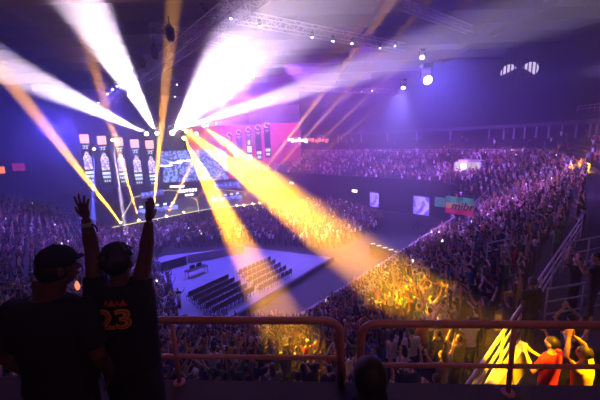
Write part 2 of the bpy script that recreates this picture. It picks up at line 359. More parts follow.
# arms: (shoulder, elbow, wrist, fingertip, palm direction) for the left(-x) and right(+x) side, facing +y
POSE = {
 'both arms up': [((-.19, 0, 1.42), (-.27, .03, 1.69), (-.24, .06, 1.94), (-.22, .07, 2.1), (0, 1, 0)), ((.19, 0, 1.42), (.28, .02, 1.68), (.26, .05, 1.93), (.25, .06, 2.1), (0, 1, 0))],
 'arms spread high': [((-.19, 0, 1.42), (-.40, .03, 1.60), (-.52, .07, 1.83), (-.58, .08, 2.0), (0, 1, 0)), ((.19, 0, 1.42), (.41, .03, 1.59), (.54, .08, 1.81), (.6, .1, 1.98), (0, 1, 0))],
 'one arm up': [((-.19, 0, 1.41), (-.25, -.02, 1.13), (-.22, .16, .95), (-.21, .26, .86), (1, 0, 0)), ((.19, 0, 1.42), (.27, .04, 1.69), (.25, .10, 1.95), (.24, .12, 2.1), (0, 1, 0))],
 'clapping overhead': [((-.19, 0, 1.42), (-.30, .12, 1.62), (-.06, .20, 1.82), (-.01, .22, 1.98), (1, 0, 0)), ((.19, 0, 1.42), (.30, .12, 1.62), (.06, .20, 1.82), (.01, .22, 1.98), (-1, 0, 0))],
 'clapping at chest': [((-.19, 0, 1.41), (-.25, .10, 1.14), (-.07, .33, 1.26), (-.01, .42, 1.34), (1, 0, 0)), ((.19, 0, 1.41), (.25, .10, 1.14), (.07, .33, 1.26), (.01, .42, 1.34), (-1, 0, 0))],
 'hands at face': [((-.19, 0, 1.41), (-.24, .22, 1.30), (-.09, .33, 1.52), (-.05, .34, 1.64), (.5, -.5, 0)), ((.19, 0, 1.41), (.24, .22, 1.30), (.09, .33, 1.52), (.05, .34, 1.64), (-.5, -.5, 0))],
 'arms down': [((-.19, 0, 1.41), (-.25, -.03, 1.13), (-.24, .04, .88), (-.23, .08, .74), (1, 0, 0)), ((.19, 0, 1.41), (.25, -.03, 1.13), (.24, .04, .88), (.23, .08, .74), (-1, 0, 0))],
 'arm pointing forward': [((-.19, 0, 1.41), (-.25, .0, 1.13), (-.20, .18, 1.0), (-.18, .3, .98), (1, 0, 0)), ((.19, 0, 1.42), (.25, .22, 1.50), (.24, .46, 1.58), (.24, .6, 1.62), (0, 0, -1))],
}
PROTO = {}
def make_proto(pose):
    A = POSE[pose]; b = MB(); torso(b); head(b); legs(b); feet(b)
    for k, a in enumerate(A): arm_parts(b, *a, 1 if k == 0 else -1, fr=.0115, s=1.08)
    s = MB(); torso(s, .014, neck=False)
    for a in A:
        sh, el = np.array(a[0]), np.array(a[1]); s.tube([sh, sh + (el - sh) * .6], [.068, .062], 12); s.ell(sh, (.07,) * 3, 12, 8)
    t = MB(); legs(t, .014); t.loft([((0, 0, .84), .165, .125), ((0, 0, .97), .182, .132)], 16)
    return {'person': remeshed(b, 'person_body', 'skin', .0125, .35, 1), 'shirt': remeshed(s, 'shirt', 'cloth', .02, .5), 'trousers': remeshed(t, 'trousers', 'trousers', .025, .5)}
for k in POSE: PROTO[k] = make_proto(k)
h = MB(); h.ell((0, -.004, 1.665), (.085, .104, .10), 14, 8); HAIR_S = [remeshed(h, 'hair', x, .014, .6) for x in ('hair', 'hair_brown')]
h = MB(); h.ell((0, -.004, 1.665), (.088, .106, .102), 14, 8); h.loft([((0, -.075, 1.40), .06, .03), ((0, -.07, 1.5), .075, .04), ((0, -.05, 1.62), .085, .07)], 14); HAIR_L = [remeshed(h, 'hair', x, .014, .6) for x in ('hair', 'hair_brown')]
h = MB(); h.ell((0, -.0, 1.675), (.090, .106, .092), 14, 8); h.ell((0, .12, 1.675), (.065, .075, .012), 12, 6); CAP = remeshed(h, 'cap', 'cloth', .014, .6)
# cut the hair away from the face: keep what is above the brow line or behind the ears
def trim_face(me, cutoff=1.66):
    bm = bmesh.new(); bm.from_mesh(me); bmesh.ops.delete(bm, geom=[v for v in bm.verts if v.co.z < cutoff and v.co.y > -.02], context='VERTS'); bm.to_mesh(me); bm.free()
for x in HAIR_S + HAIR_L: trim_face(x)
shoes = MB(); feet(shoes, .008); SHOES = remeshed(shoes, 'shoes', 'shoe', .02, .6)
SHIRTS = [('black', (.012, .012, .014), 34), ('white', (.80, .80, .80), 16), ('grey', (.18, .18, .19), 12), ('navy', (.02, .03, .10), 10), ('red', (.45, .02, .02), 4), ('yellow', (.65, .42, .03), 4), ('green', (.03, .20, .06), 6), ('blue', (.04, .12, .45), 5), ('pink', (.55, .18, .25), 3), ('olive', (.12, .12, .04), 4), ('orange', (.6, .2, .03), 1)]
SKINS = [(.55, .33, .22), (.45, .25, .16), (.28, .14, .085), (.14, .065, .035), (.66, .42, .31)]
_sw = np.array([x[2] for x in SHIRTS], float); _sw /= _sw.sum()
PNAMES = list(POSE); PW = np.array([.24, .14, .16, .14, .12, .06, .07, .07]); PW /= PW.sum()

# who stands where: rows of the stands, the rows above the cross aisle, and the arena floor
spots = []                                   # x, y, z, facing, row, kind
def face(x, y): c = W(33, 45); return math.atan2(c[1] - y, c[0] - x) - PI / 2
for r in range(NROW):
    f = (r + .5) / NROW; i = 0.02; pts = ring(f, 0, 7, .01); acc = 0; js = np.linspace(0, 7, len(pts))
    for k in range(1, len(pts)):
        acc += np.linalg.norm(pts[k] - pts[k - 1])
        if acc > .64:
            acc = rng.uniform(-.08, .08); i = js[k]
            if rng.random() < .06: continue
            if any(abs(i - a) * 1.0 < w for a, w in ((3.62, .012), (4.9, .02), (5.62, .02), (6.3, .02), (.8, .02))): continue     # stairs
            p = pts[k] + rng.normal(0, .05, 2); spots.append((p[0], p[1], ztier(i, r / NROW), face(*p), r, 'tier', i))
for k in range(9):
    f = 1.08 + .05 * (k + .5); pts = ring(f, 3.22, 7, .01); acc = 0; js = np.linspace(3.22, 7, len(pts))
    for q in range(1, len(pts)):
        acc += np.linalg.norm(pts[q] - pts[q - 1])
        if acc > .62:
            acc = rng.uniform(-.08, .08)
            if rng.random() < (.12 if js[q] < 4.35 else .93): continue
            p = pts[q]; spots.append((p[0], p[1], Z1 + .42 * (k + 1) + z1(js[q]) - Z1, face(*p), 100 + k, 'rear', js[q]))
KEEP = [(AR[0], AR[-1], .55), (ra, rb, .75), (atz(566, 243, 10.1), atz(612, 234, 10.1), .5), (atz(548, 289, 10.1), atz(620, 278, 10.1), .5), (atz(488, 243, 8.9), atz(519, 237, 8.9), .4)] + [(atz(*q), np.array(atz(*q)) + .01, .55) for q in ((588, 322, 9.45), (526, 347, 9), (542, 430, 9), (572, 444, 9), (606, 432, 9))]
def clear(p):
    for a, b, w in KEEP:
        a = np.array(a[:2]); b = np.array(b[:2]); q = np.array(p[:2]); d = b - a; t = np.clip((q - a) @ d / (d @ d), 0, 1)
        if np.linalg.norm(q - a - d * t) < w: return False
    return True
spots = [s_ for s_ in spots if clear(s_)]
STW = atd(468, 181, 57.5)
def by_banner(s_):
    X, Y, k = proj((s_[0], s_[1], s_[2] + 1.7)); return 433 < X < 480 and 195 < Y < 223 and 36 < k < 56 and s_[5] == 'tier'
spots = [s_ for s_ in spots if np.linalg.norm(np.array(s_[:2]) - STW[:2]) > 3.0 and not by_banner(s_) and np.linalg.norm(np.array(s_[:2]) - atd(380, 160, 83)[:2]) > 1.6]
def inside(p, poly):
    c = False; j = len(poly) - 1
    for i in range(len(poly)):
        if (poly[i][1] > p[1]) != (poly[j][1] > p[1]) and p[0] < (poly[j][0] - poly[i][0]) * (p[1] - poly[i][1]) / (poly[j][1] - poly[i][1]) + poly[i][0]: c = not c
        j = i
    return c
FLP = [[atz(*q, 0)[:2] for q in ((168, 250), (212, 222), (262, 210), (330, 205), (372, 217), (388, 226), (362, 238), (336, 250), (300, 248), (247, 243))],
       [atz(*q, 0)[:2] for q in ((-20, 330), (-20, 225), (60, 212), (118, 240), (205, 220), (166, 250), (150, 262), (170, 285), (188, 322), (150, 350))]]
bowl = ring(-.04, 0, 7) ; bowl_poly = [tuple(p) for p in bowl]
for poly in FLP:
    P = np.array(poly); x0, y0 = P.min(0); x1, y1 = P.max(0)
    for x in np.arange(x0, x1, .72):
        for y in np.arange(y0, y1, .80):
            p = (x + rng.normal(0, .12), y + rng.normal(0, .12))
            if inside(p, poly) and inside(p, bowl_poly) and rng.random() < .9:
                spots.append((p[0], p[1], 0, math.atan2(70 - p[1], -24 - p[0]) - PI / 2, 200, 'floor', 0))

# the 300 that show largest are people of their own, the rest one crowd
RL = [AR[0], AR[-1]]
cand = []
for n_, s_ in enumerate(spots):
    X, Y, k = proj((s_[0], s_[1], s_[2] + 1.6))
    if k < 3 or not (-6 < X < 606 and Y < 384): continue
    if X < 150 and Y > 268 and not (X < 12 or 88 > X > 74): continue                              # behind the two fans at the rail
    d_ = np.linalg.norm(np.array(s_[:2]) - AR[0][:2] - (AR[-1] - AR[0])[:2] * np.clip(((np.array(s_[:2]) - AR[0][:2]) @ (AR[-1] - AR[0])[:2]) / ((AR[-1] - AR[0])[:2] @ (AR[-1] - AR[0])[:2]), 0, 1))
    cand.append((k, n_))
cand.sort(); near = [n_ for _, n_ in cand[:292]]; near_set = set(near)
ORD = ['first', 'second', 'third', 'fourth', 'fifth', 'sixth', 'seventh', 'eighth', 'ninth', 'tenth', 'eleventh', 'twelfth', 'thirteenth', 'fourteenth', 'fifteenth', 'sixteenth', 'seventeenth', 'eighteenth', 'nineteenth', 'twentieth'] + ['twenty-' + a for a in ('first', 'second', 'third', 'fourth', 'fifth', 'sixth', 'seventh', 'eighth', 'ninth')] + ['thirtieth'] + ['thirty-' + a for a in ('first', 'second', 'third', 'fourth', 'fifth', 'sixth', 'seventh', 'eighth', 'ninth')] + ['fortieth'] + ['forty-' + a for a in ('first', 'second', 'third', 'fourth', 'fifth', 'sixth', 'seventh', 'eighth', 'ninth')]
byrow = {}
for n_ in near: byrow.setdefault(spots[n_][4], []).append(n_)
def add_person(loc, rz, pose, shirt, sc=1.0, skin=None, hair=0, label='', group='fans standing in the near stand', cap=False, cap_col=(.02, .02, .02)):
    P = PROTO[pose]; o = link('person', P['person']); o.location = loc; o.rotation_euler = (0, 0, rz); o.scale = (sc,) * 3
    o.color = (*(skin or SKINS[rng.integers(len(SKINS))]), 1)
    a = link('shirt', P['shirt'], o); a.color = (*dict((x[0], x[1]) for x in SHIRTS)[shirt], 1)
    link('trousers', P['trousers'], o); link('shoes', SHOES, o)
    if cap: c_ = link('cap', CAP, o); c_.color = (*cap_col, 1)
    else: link('hair', (HAIR_S + HAIR_L)[hair], o)
    tag(o, label, 'person', group); return o
ROWWORD = lambda r: ('cross aisle rows' if r >= 100 else None)
for r, L_ in byrow.items():
    L_.sort(key=lambda n_: proj(spots[n_][:3])[0])
    for k, n_ in enumerate(L_):
        x, y, z, fa, _, kd, i_ = spots[n_]; pose = PNAMES[rng.choice(len(PNAMES), p=PW)]; sh = SHIRTS[rng.choice(len(SHIRTS), p=_sw)][0]; cap = rng.random() < .18; hr = int(rng.choice(4, p=[.5, .15, .25, .1]))
        if r >= 100: where = '%s above aisle railing' % (ORD[r - 100] + ' row')
        elif r >= 200: where = 'floor crowd'
        else: where = '%s row below balcony' % ORD[NROW - 1 - r]
        lab = 'fan in %s shirt%s, %s, %s from left, %s' % (sh, ', cap' if cap else '', pose, ORD[min(k, len(ORD) - 1)], where)
        add_person((x, y, z), fa + rng.normal(0, .25), pose, sh, rng.uniform(.92, 1.05), hair=hr, label=lab, cap=cap, cap_col=SHIRTS[rng.choice(len(SHIRTS), p=_sw)][1])

# the mass of the crowd: small figures, one object
def low_template(pose):
    parts = []
    def grab(fn, cid): m_ = MB(); fn(m_); parts.append((np.array(m_.v), m_.f, cid))
    grab(lambda m_: m_.ell((0, .01, 1.63), (.08, .10, .12), 7, 5), 0)
    grab(lambda m_: m_.ell((0, -.01, 1.665), (.09, .105, .10), 7, 4), 3)
    grab(lambda m_: m_.loft([((0, 0, .85), .17, .12), ((0, 0, 1.05), .155, .11), ((0, 0, 1.36), .20, .125), ((0, 0, 1.46), .10, .07)], 7), 1)
    grab(lambda m_: m_.loft([((0, 0, .02), .14, .12), ((0, 0, .5), .15, .11), ((0, 0, .9), .175, .12)], 6), 2)
    for a in POSE[pose]:
        sh, el, wr, tp = map(np.array, a[:4]); mid = sh + (el - sh) * .6
        grab(lambda m_: m_.tube([sh, mid], [.065, .058], 5), 1); grab(lambda m_: m_.tube([mid, el, wr, tp], [.044, .042, .034, .03], 5), 0)
    return parts
LOW = {k: low_template(k) for k in POSE}
V_, C_, LS_, LT_ = [], [], [], []; base_n = 0; lp = []
for n_, s_ in enumerate(spots):
    if n_ in near_set: continue
    X, Y, k = proj((s_[0], s_[1], s_[2] + 1.2))
    if k < 3 or not (-80 < X < 680 and -20 < Y < 470): continue
    if k < 7: continue
    pose = PNAMES[rng.choice(len(PNAMES), p=PW)]; sc = rng.uniform(.9, 1.06); a = s_[3] + rng.normal(0, .3); ca, sa = math.cos(a), math.sin(a)
    cols = [SKINS[rng.integers(len(SKINS))], SHIRTS[rng.choice(len(SHIRTS), p=_sw)][1], (.02, .022, .035), (.015, .012, .01)]
    if rng.random() < .2: cols[3] = SHIRTS[rng.choice(len(SHIRTS), p=_sw)][1]
    for pv, pf, cid in LOW[pose]:
        q = pv * sc; V_.append(np.stack([q[:, 0] * ca - q[:, 1] * sa + s_[0], q[:, 0] * sa + q[:, 1] * ca + s_[1], q[:, 2] + s_[2]], 1))
        C_.append(np.tile((*cols[cid], 1.0), (len(q), 1)))
        for fc in pf: LS_.append(len(fc)); lp.extend([i + base_n for i in fc])
        base_n += len(q)
V_ = np.concatenate(V_); C_ = np.concatenate(C_); me = bpy.data.meshes.new('crowd'); me.vertices.add(len(V_)); me.vertices.foreach_set('co', V_.ravel())
me.loops.add(len(lp)); me.loops.foreach_set('vertex_index', np.array(lp, np.int32)); me.polygons.add(len(LS_)); LS_ = np.array(LS_, np.int32)
me.polygons.foreach_set('loop_start', np.concatenate([[0], np.cumsum(LS_)[:-1]]).astype(np.int32)); me.update(calc_edges=True)
ca_ = me.color_attributes.new('Col', 'FLOAT_COLOR', 'POINT'); ca_.data.foreach_set('color', C_.ravel().astype(np.float32)); me.materials.append(MATS['crowd'])
cr = link('crowd', me); tag(cr, 'dense crowd of fans filling the stands and the arena floor', 'crowd', kind='stuff')
print('spots', len(spots), 'crowd verts', len(V_))
# ================================================================= FANS AT THE RAIL
def wpt(x, y, Y): return atd(x, y, Y)
def hero_mesh(mb, name, m, vox=.007, ratio=.35): return remeshed(mb, name, m, vox, ratio, 2)
def scaled(fn, s):
    m_ = MB(); fn(m_); m_.v = [tuple(np.array(p) * s) for p in m_.v]; return m_
# man with both arms raised, jersey 23
BY = 1.96; hc = wpt(118, 263, BY); bx = hc[0]; by = BY
root = empty('person', (bx, by, PZ)); tag(root, 'fan with curly hair raising both arms, dark jersey printed 23, at the long railing', 'person')
def loc_(p): return np.array(p) - [bx, by, PZ]
hz = loc_(hc)[2]; shz = loc_(wpt(118, 291, BY))[2]
shL, elL, wrL, tpL = [loc_(wpt(*q)) for q in ((97, 292, BY), (92, 248, BY + .04), (86, 219, BY + .03), (80, 194, BY + .02))]
shR, elR, wrR, tpR = [loc_(wpt(*q)) for q in ((139, 292, BY), (146, 252, BY + .04), (149, 222, BY + .05), (151, 193, BY + .06))]
ks = shz / 1.42
b = MB(); torso(b); b.v = [(x * 1.0, y, z * ks) for x, y, z in b.v]
b2 = MB(); head(b2, (0, .012, hz)); b.add(b2.v, b2.f); b.tube([(0, -.01, shz), (0, .01, hz - .04)], [.062, .058], 12)
legs(b, .01); feet(b)
b.tube([shL - [0, 0, .1], shL, (shL + elL) / 2, elL, elL + (wrL - elL) * .3, wrL], [.07, .062, .052, .043, .045, .027], 14)
b.tube([shR - [0, 0, .1], shR, (shR + elR) / 2, elR, elR + (wrR - elR) * .3, wrR], [.07, .062, .052, .043, .045, .027], 14)
hand(b, wrL, tpL - wrL, (.25, 1, 0), 1, .10, .32, 1.0, .0088); hand(b, wrR, tpR - wrR, (-1, .25, 0), -1, .22, .03, 1.0, .0092)
link('body', hero_mesh(b, 'body', 'dark_skin', .006, .3), root)
s_ = MB(); torso(s_, .022, neck=False, lo=.80); s_.v = [(x, y, z * ks) for x, y, z in s_.v]; s_.loft([((0, 0, .74), .185, .13), ((0, 0, 1.0), .19, .135), ((0, 0, 1.3 * ks), .205, .14)], 20)
for sh, el in ((shL, elL), (shR, elR)): s_.tube([sh - [0, 0, .12], sh, sh + (el - sh) * .38], [.085, .082, .068], 14)
SHB = hero_mesh(s_, 'jersey', 'black_cloth', .010, .5); jersey = link('jersey', SHB, root)
t_ = MB(); legs(t_, .022); t_.loft([((0, 0, .80), .175, .13), ((0, 0, .98), .185, .135)], 16); link('trousers', hero_mesh(t_, 'trousers', 'trousers', .014, .5), root)
sh_ = MB(); feet(sh_, .01); link('shoes', hero_mesh(sh_, 'shoes', 'shoe', .012, .5), root)
hm = MB(); hm.ell((0, -.008, hz + .028), (.093, .108, .105), 18, 12)
for k in range(150):                                                # curls
    a = rng.uniform(0, 2 * PI); ph = rng.uniform(-.45, PI / 2); q = np.array([math.cos(ph) * math.cos(a) * .093, math.cos(ph) * math.sin(a) * .108, math.sin(ph) * .105])
    if q[1] > .02 and q[2] < .05: continue
    hm.ell(np.array((0, -.008, hz + .028)) + q, (.014, .014, .014), 6, 5)
hr_ = hero_mesh(hm, 'hair', 'hair', .007, .4); trim_face(hr_, hz + .045); link('hair', hr_, root)
wb = MB(); dL = nrm(wrL - elL); c_ = wrL - dL * .035; wb.tube([c_ - dL * .012, c_ + dL * .012], .034, 16); link('wristband', wb.mesh('wristband', 'wristband'), root)
wb = MB(); wb.tube([c_ + [.03, -.005, 0], c_ + [.055, -.012, -.006], c_ + [.07, -.016, -.03], c_ + [.066, -.016, -.05]], [.006, .006, .005, .003], 6); wb.build('wristband_tail', 'black_cloth', root)
ck = MB(); ck.tube([(-.075, -.055, shz + .035), (-.04, -.095, shz - .0), (0, -.115, shz - .04), (.04, -.095, shz), (.075, -.055, shz + .035)], .004, 6); ck.ell((0, -.125, shz - .045), (.007, .005, .007), 8, 6); ck.build('neck_chain', 'truss_metal', root, True)
from mathutils.bvhtree import BVHTree
def back_print(text, size, cx, cz, m, name, target, parent, off=.005, bold=.0, width=None, curve_up=0.):
    cu = bpy.data.curves.new('t', 'FONT'); cu.body = text; cu.size = size; cu.align_x = 'CENTER'; cu.align_y = 'CENTER'; cu.offset = bold
    to = bpy.data.objects.new('t', cu); COL.objects.link(to); dg = bpy.context.evaluated_depsgraph_get(); me = bpy.data.meshes.new_from_object(to.evaluated_get(dg)); bpy.data.objects.remove(to)
    bm = bmesh.new(); bm.from_mesh(me); bmesh.ops.triangulate(bm, faces=bm.faces[:]); bmesh.ops.subdivide_edges(bm, edges=bm.edges[:], cuts=2, use_grid_fill=True)
    tb = bmesh.new(); tb.from_mesh(target); tree = BVHTree.FromBMesh(tb)
    xs = [v.co.x for v in bm.verts]; k = (width / (max(xs) - min(xs))) if width else 1
    for v in bm.verts:
        x = v.co.x * k + cx; z = v.co.y + cz - curve_up * (v.co.x * k) ** 2
        h_ = tree.ray_cast(Vector((x, -1, z)), Vector((0, 1, 0)))[0]; v.co = Vector((x, (h_.y if h_ else -.12) - off, z))
    bm.to_mesh(me); bm.free(); tb.free(); me.materials.clear(); me.materials.append(MATS[m]); return link(name, me, parent)
nz_ = loc_(wpt(119, 319, BY - .12))[2]; nx_ = loc_(wpt(116, 319, BY - .12))[0]
back_print('23', .175, nx_, nz_, 'jersey_trim', 'jersey_number', SHB, jersey, .004, .006, .205)
back_print('23', .175, nx_, nz_, 'jersey_print', 'jersey_number_fill', SHB, jersey, .006, -.003, .19)
for k in range(4):
    p_ = loc_(wpt(107 + 5.4 * k, 303, BY - .12)); back_print('▲' if k % 2 else 'A', .045, p_[0], p_[2], 'jersey_print', 'jersey_letter', SHB, jersey, .005, .002)
# man with a cap, arms down
AY = 1.74; hc = wpt(55, 268, AY); ax = wpt(52, 330, AY)[0]; root = empty('person', (ax, AY, PZ)); tag(root, 'broad fan in black t-shirt and peaked cap standing with arms down at the railing', 'person')
loc_ = lambda p: np.array(p) - [ax, AY, PZ]
h0 = loc_(hc); shz = loc_(wpt(52, 306, AY))[2]; ks = shz / 1.42; fat = 1.16; TURN = -.75
b = MB(); torso(b, 0, fat); b.v = [(x, y, z * ks) for x, y, z in b.v]; b2 = MB(); head(b2, (h0[0], .02, h0[2]), TURN); b.add(b2.v, b2.f); b.tube([(0, -.01, shz), (h0[0], .01, h0[2] - .04)], [.07, .065], 12)
legs(b, .015); feet(b)
ARM_A = [[(sx * .205, 0, shz - .03), (sx * .27, -.03, shz - .31), (sx * .235, .10, shz - .54), (sx * .20, .17, shz - .64), (-sx, 0, 0)] for sx in (-1, 1)]
for k, a in enumerate(ARM_A): arm_parts(b, *a, 1 if k == 0 else -1, fat=1.12, fr=.009)
link('body', hero_mesh(b, 'body', 'dark_skin', .0065, .3), root)
s_ = MB(); torso(s_, .022, fat, neck=False); s_.v = [(x, y, z * ks) for x, y, z in s_.v]; s_.loft([((0, 0, .76), .20, .14), ((0, 0, 1.1), .20, .145)], 20)
for a in ARM_A: p, q = np.array(a[0]), np.array(a[1]); s_.ell(p, (.078, .078, .078), 12, 8); s_.tube([p, p + (q - p) * .8], [.078, .072], 14)
link('shirt', hero_mesh(s_, 'shirt', 'black_cloth', .010, .5), root)
t_ = MB(); legs(t_, .022); t_.loft([((0, 0, .80), .18, .135), ((0, 0, .98), .19, .14)], 16); link('trousers', hero_mesh(t_, 'trousers', 'trousers', .014, .5), root)
sh_ = MB(); feet(sh_, .01); link('shoes', hero_mesh(sh_, 'shoes', 'shoe', .012, .5), root)
M_ = np.array([[math.cos(TURN), -math.sin(TURN), 0], [math.sin(TURN), math.cos(TURN), 0], [0, 0, 1.]]); hc_ = np.array((h0[0], .02, h0[2]))
hm = MB(); hm.ell(hc_ + M_ @ [0, -.02, -.01], (.086, .092, .085), 14, 10, M_); link('hair', hero_mesh(hm, 'hair', 'hair', .008, .5), root)
cp = MB(); cp.ell(hc_ + [0, 0, .045], (.086, .102, .086), 18, 12, M_); cp.ell(hc_ + M_ @ [0, .085, .036], (.06, .055, .011), 16, 8, M_); cp.ell(hc_ + [0, 0, .134], (.01, .01, .008), 8, 6)
link('cap', hero_mesh(cp, 'cap', 'black_cloth', .007, .5), root)
# low seated figure in front of the second rail
CY = 1.72; hc = wpt(370, 379, CY); cx_ = hc[0]; root = empty('person', (cx_, CY, PZ)); tag(root, 'small dark haired figure sitting low on the balcony floor behind the rail gap', 'person')
hzz = hc[2] - PZ; sc = hzz / .78
b = MB(); b2 = MB(); head(b2, (0, .02, hzz)); b.add(b2.v, b2.f)
b.loft([((0, -.02, .02), .17, .15), ((0, 0, .14), .165, .13), ((0, .01, hzz - .42), .145, .10), ((0, .01, hzz - .26), .165, .10), ((0, .0, hzz - .19), .14, .08), ((0, 0, hzz - .17), .07, .06)], 20); b.tube([(0, 0, hzz - .22), (0, .01, hzz - .05)], .05, 12)
for sx in (-1, 1):
    b.tube([(sx * .09, 0, .11), (sx * .15, .20, .36), (sx * .12, .30, .09)], [.085, .06, .04], 12); b.ell((sx * .12, .34, .045), (.042, .10, .04), 12, 8)
    arm_parts(b, (sx * .165, 0, hzz - .24), (sx * .23, .10, hzz - .46), (sx * .12, .27, .40), (sx * .04, .33, .38), (0, 0, -1), -sx, .95)
link('body', hero_mesh(b, 'body', 'dark_skin', .008, .3), root)
s_ = MB(); s_.loft([((0, -.02, .10), .18, .15), ((0, .01, hzz - .42), .162, .115), ((0, .01, hzz - .26), .182, .115), ((0, 0, hzz - .185), .14, .09), ((0, 0, hzz - .17), .08, .07)], 20)
for sx in (-1, 1): p = np.array((sx * .165, 0, hzz - .24)); q = np.array((sx * .23, .10, hzz - .46)); s_.ell(p, (.07,) * 3, 12, 8); s_.tube([p, p + (q - p) * .7], [.068, .06], 12)
link('shirt', hero_mesh(s_, 'shirt', 'black_cloth', .012, .5), root)
t_ = MB()
for sx in (-1, 1): t_.tube([(sx * .09, 0, .11), (sx * .15, .20, .36), (sx * .125, .285, .12)], [.10, .075, .055], 12)
link('trousers', hero_mesh(t_, 'trousers', 'trousers', .014, .5), root)
hm = MB(); hm.ell((0, -.0, hzz + .015), (.105, .122, .125), 18, 12); hm.ell((0, -.06, hzz - .08), (.095, .06, .10), 14, 10); hr_ = hero_mesh(hm, 'hair', 'hair', .009, .5); trim_face(hr_, hzz + .04); link('hair', hr_, root)
# people who stand out on the right
def floor_of(x, y): 
    best = 8.9
    for r in range(9):
        pass
    return best
def named(px, py, z, pose, shirt, label, rz=None, sc=1.0, **k):
    p = atz(px, py, z); add_person((p[0], p[1], z), face(p[0], p[1]) if rz is None else rz, pose, shirt, sc, label=label, group=None, **k)
named(588, 322, 9.45, 'hands at face', 'black', 'fan in black shirt holding up a phone beside the white side railing', rz=.9)
named(526, 347, 9.0, 'arms down', 'black', 'fan in black t-shirt standing alone in the aisle beyond the slanting railing', rz=.2)
named(542, 430, 9.0, 'clapping at chest', 'red', 'fan in red top directly below the balcony beside the clapping fans in yellow light', rz=.4)
for k, (x_, y_) in enumerate([(572, 444), (606, 432)]):
    named(x_, y_, 9.0, 'clapping overhead' if k != 1 else 'both arms up', 'yellow', ['yellow shirt fan clapping overhead below the right rail, nearest the red top', 'yellow shirt fan with arms raised in the bright light below the right rail', 'yellow shirt fan clapping overhead at the far end below the right rail'][k], rz=.5)

# ================================================================= CHAIRS ON THE COURT
cb = MB(); cb.box((0, 0, .45), (.46, .44, .05)); cb.box((0, -.2, .72), (.46, .04, .42))
for sx in (-1, 1):
    for sy in (-1, 1): cb.box((sx * .2, sy * .18, .22), (.03, .03, .44))
    cb.box((sx * .2, -.21, .6), (.03, .03, .3))
CHM = cb.mesh('chair', 'black')
WD = ['first', 'second', 'third', 'fourth', 'fifth', 'sixth']
def chair_block(a, b, c, nr, nc, lab):
    a, b, c = [np.array(atz(*q, .06))[:2] for q in (a, b, c)]; rot = math.atan2(*(b - a)[::-1])
    for i in range(nr):
        for j in range(nc):
            p = a + (b - a) * j / (nc - 1) + (c - a) * i / (nr - 1); o = link('folding_chair', CHM); o.location = (p[0], p[1], .06); o.rotation_euler = (0, 0, rot)
            tag(o, lab % WD[i], 'chair', lab % WD[i])
chair_block((190, 300), (226, 283), (214, 316), 5, 10, 'empty black chair in the %s row of the block nearest the balcony')
chair_block((240, 277), (268, 264), (260, 293), 5, 8, 'empty black chair in the %s row of the yellow lit block')
# ---- barriers and low furniture round the court
def low_barrier(p, q, z, h, label, m='wall_light', w=.12):
    a, b = atz(*p, z), atz(*q, z); c = (a + b) / 2; d = b - a; o = MB().box((0, 0, -h / 2), (np.linalg.norm(d), w, h), 0).build('crowd_barrier', m); o.location = c; o.rotation_euler = (0, 0, math.atan2(d[1], d[0])); tag(o, label, 'barrier', 'barriers on the arena floor')
low_barrier((187, 255), (244, 245), 1.1, 1.1, 'pale topped barrier between the court and the floor crowd')
low_barrier((160, 263), (186, 256), 1.1, 1.1, 'dark barrier at the corner of the court by the stage', 'wall')
low_barrier((333, 257), (232, 317), .5, .5, 'low dark kerb along the edge of the pale court', 'wall', .3)
low_barrier((370, 244), (401, 254), 1.6, 1.4, 'dark barrier topped with small lamps at the head of the black strip', 'wall', .2)
for k in range(5):
    p = atz(373 + 6 * k, 243.6 + 2 * k, 1.7); o = MB().box((0, 0, 0), (.5, .12, .10)).build('barrier_lamp', 'led_line'); o.location = p; tag(o, 'small warm lamp on top of the dark barrier by the yellow beam', 'lamp', 'small lamps on the dark barrier')
# desks in the far court corner
def desk(px, py, label, w=1.8):
    p = atz(px, py, 0); root = tag(empty('camera_desk', (p[0], p[1], .06 if px < 330 else 0), .8), label, 'desk'); MB().box((0, 0, .74), (w, .8, .05)).build('desk_top', 'black', root)
    for sx in (-1, 1):
        for sy in (-1, 1): MB().box((sx * (w / 2 - .06), sy * .34, .36), (.05, .05, .72)).build('leg', 'black', root)
    for k in range(2): MB().box((-.4 + .8 * k, .1, 1.0), (.6, .05, .38)).build('monitor', 'black', root)
desk(197, 275, 'dark equipment desk alone on the far side of the court', 2.4)
desk(418, 229, 'dark desk standing before the wider purple lit portal')

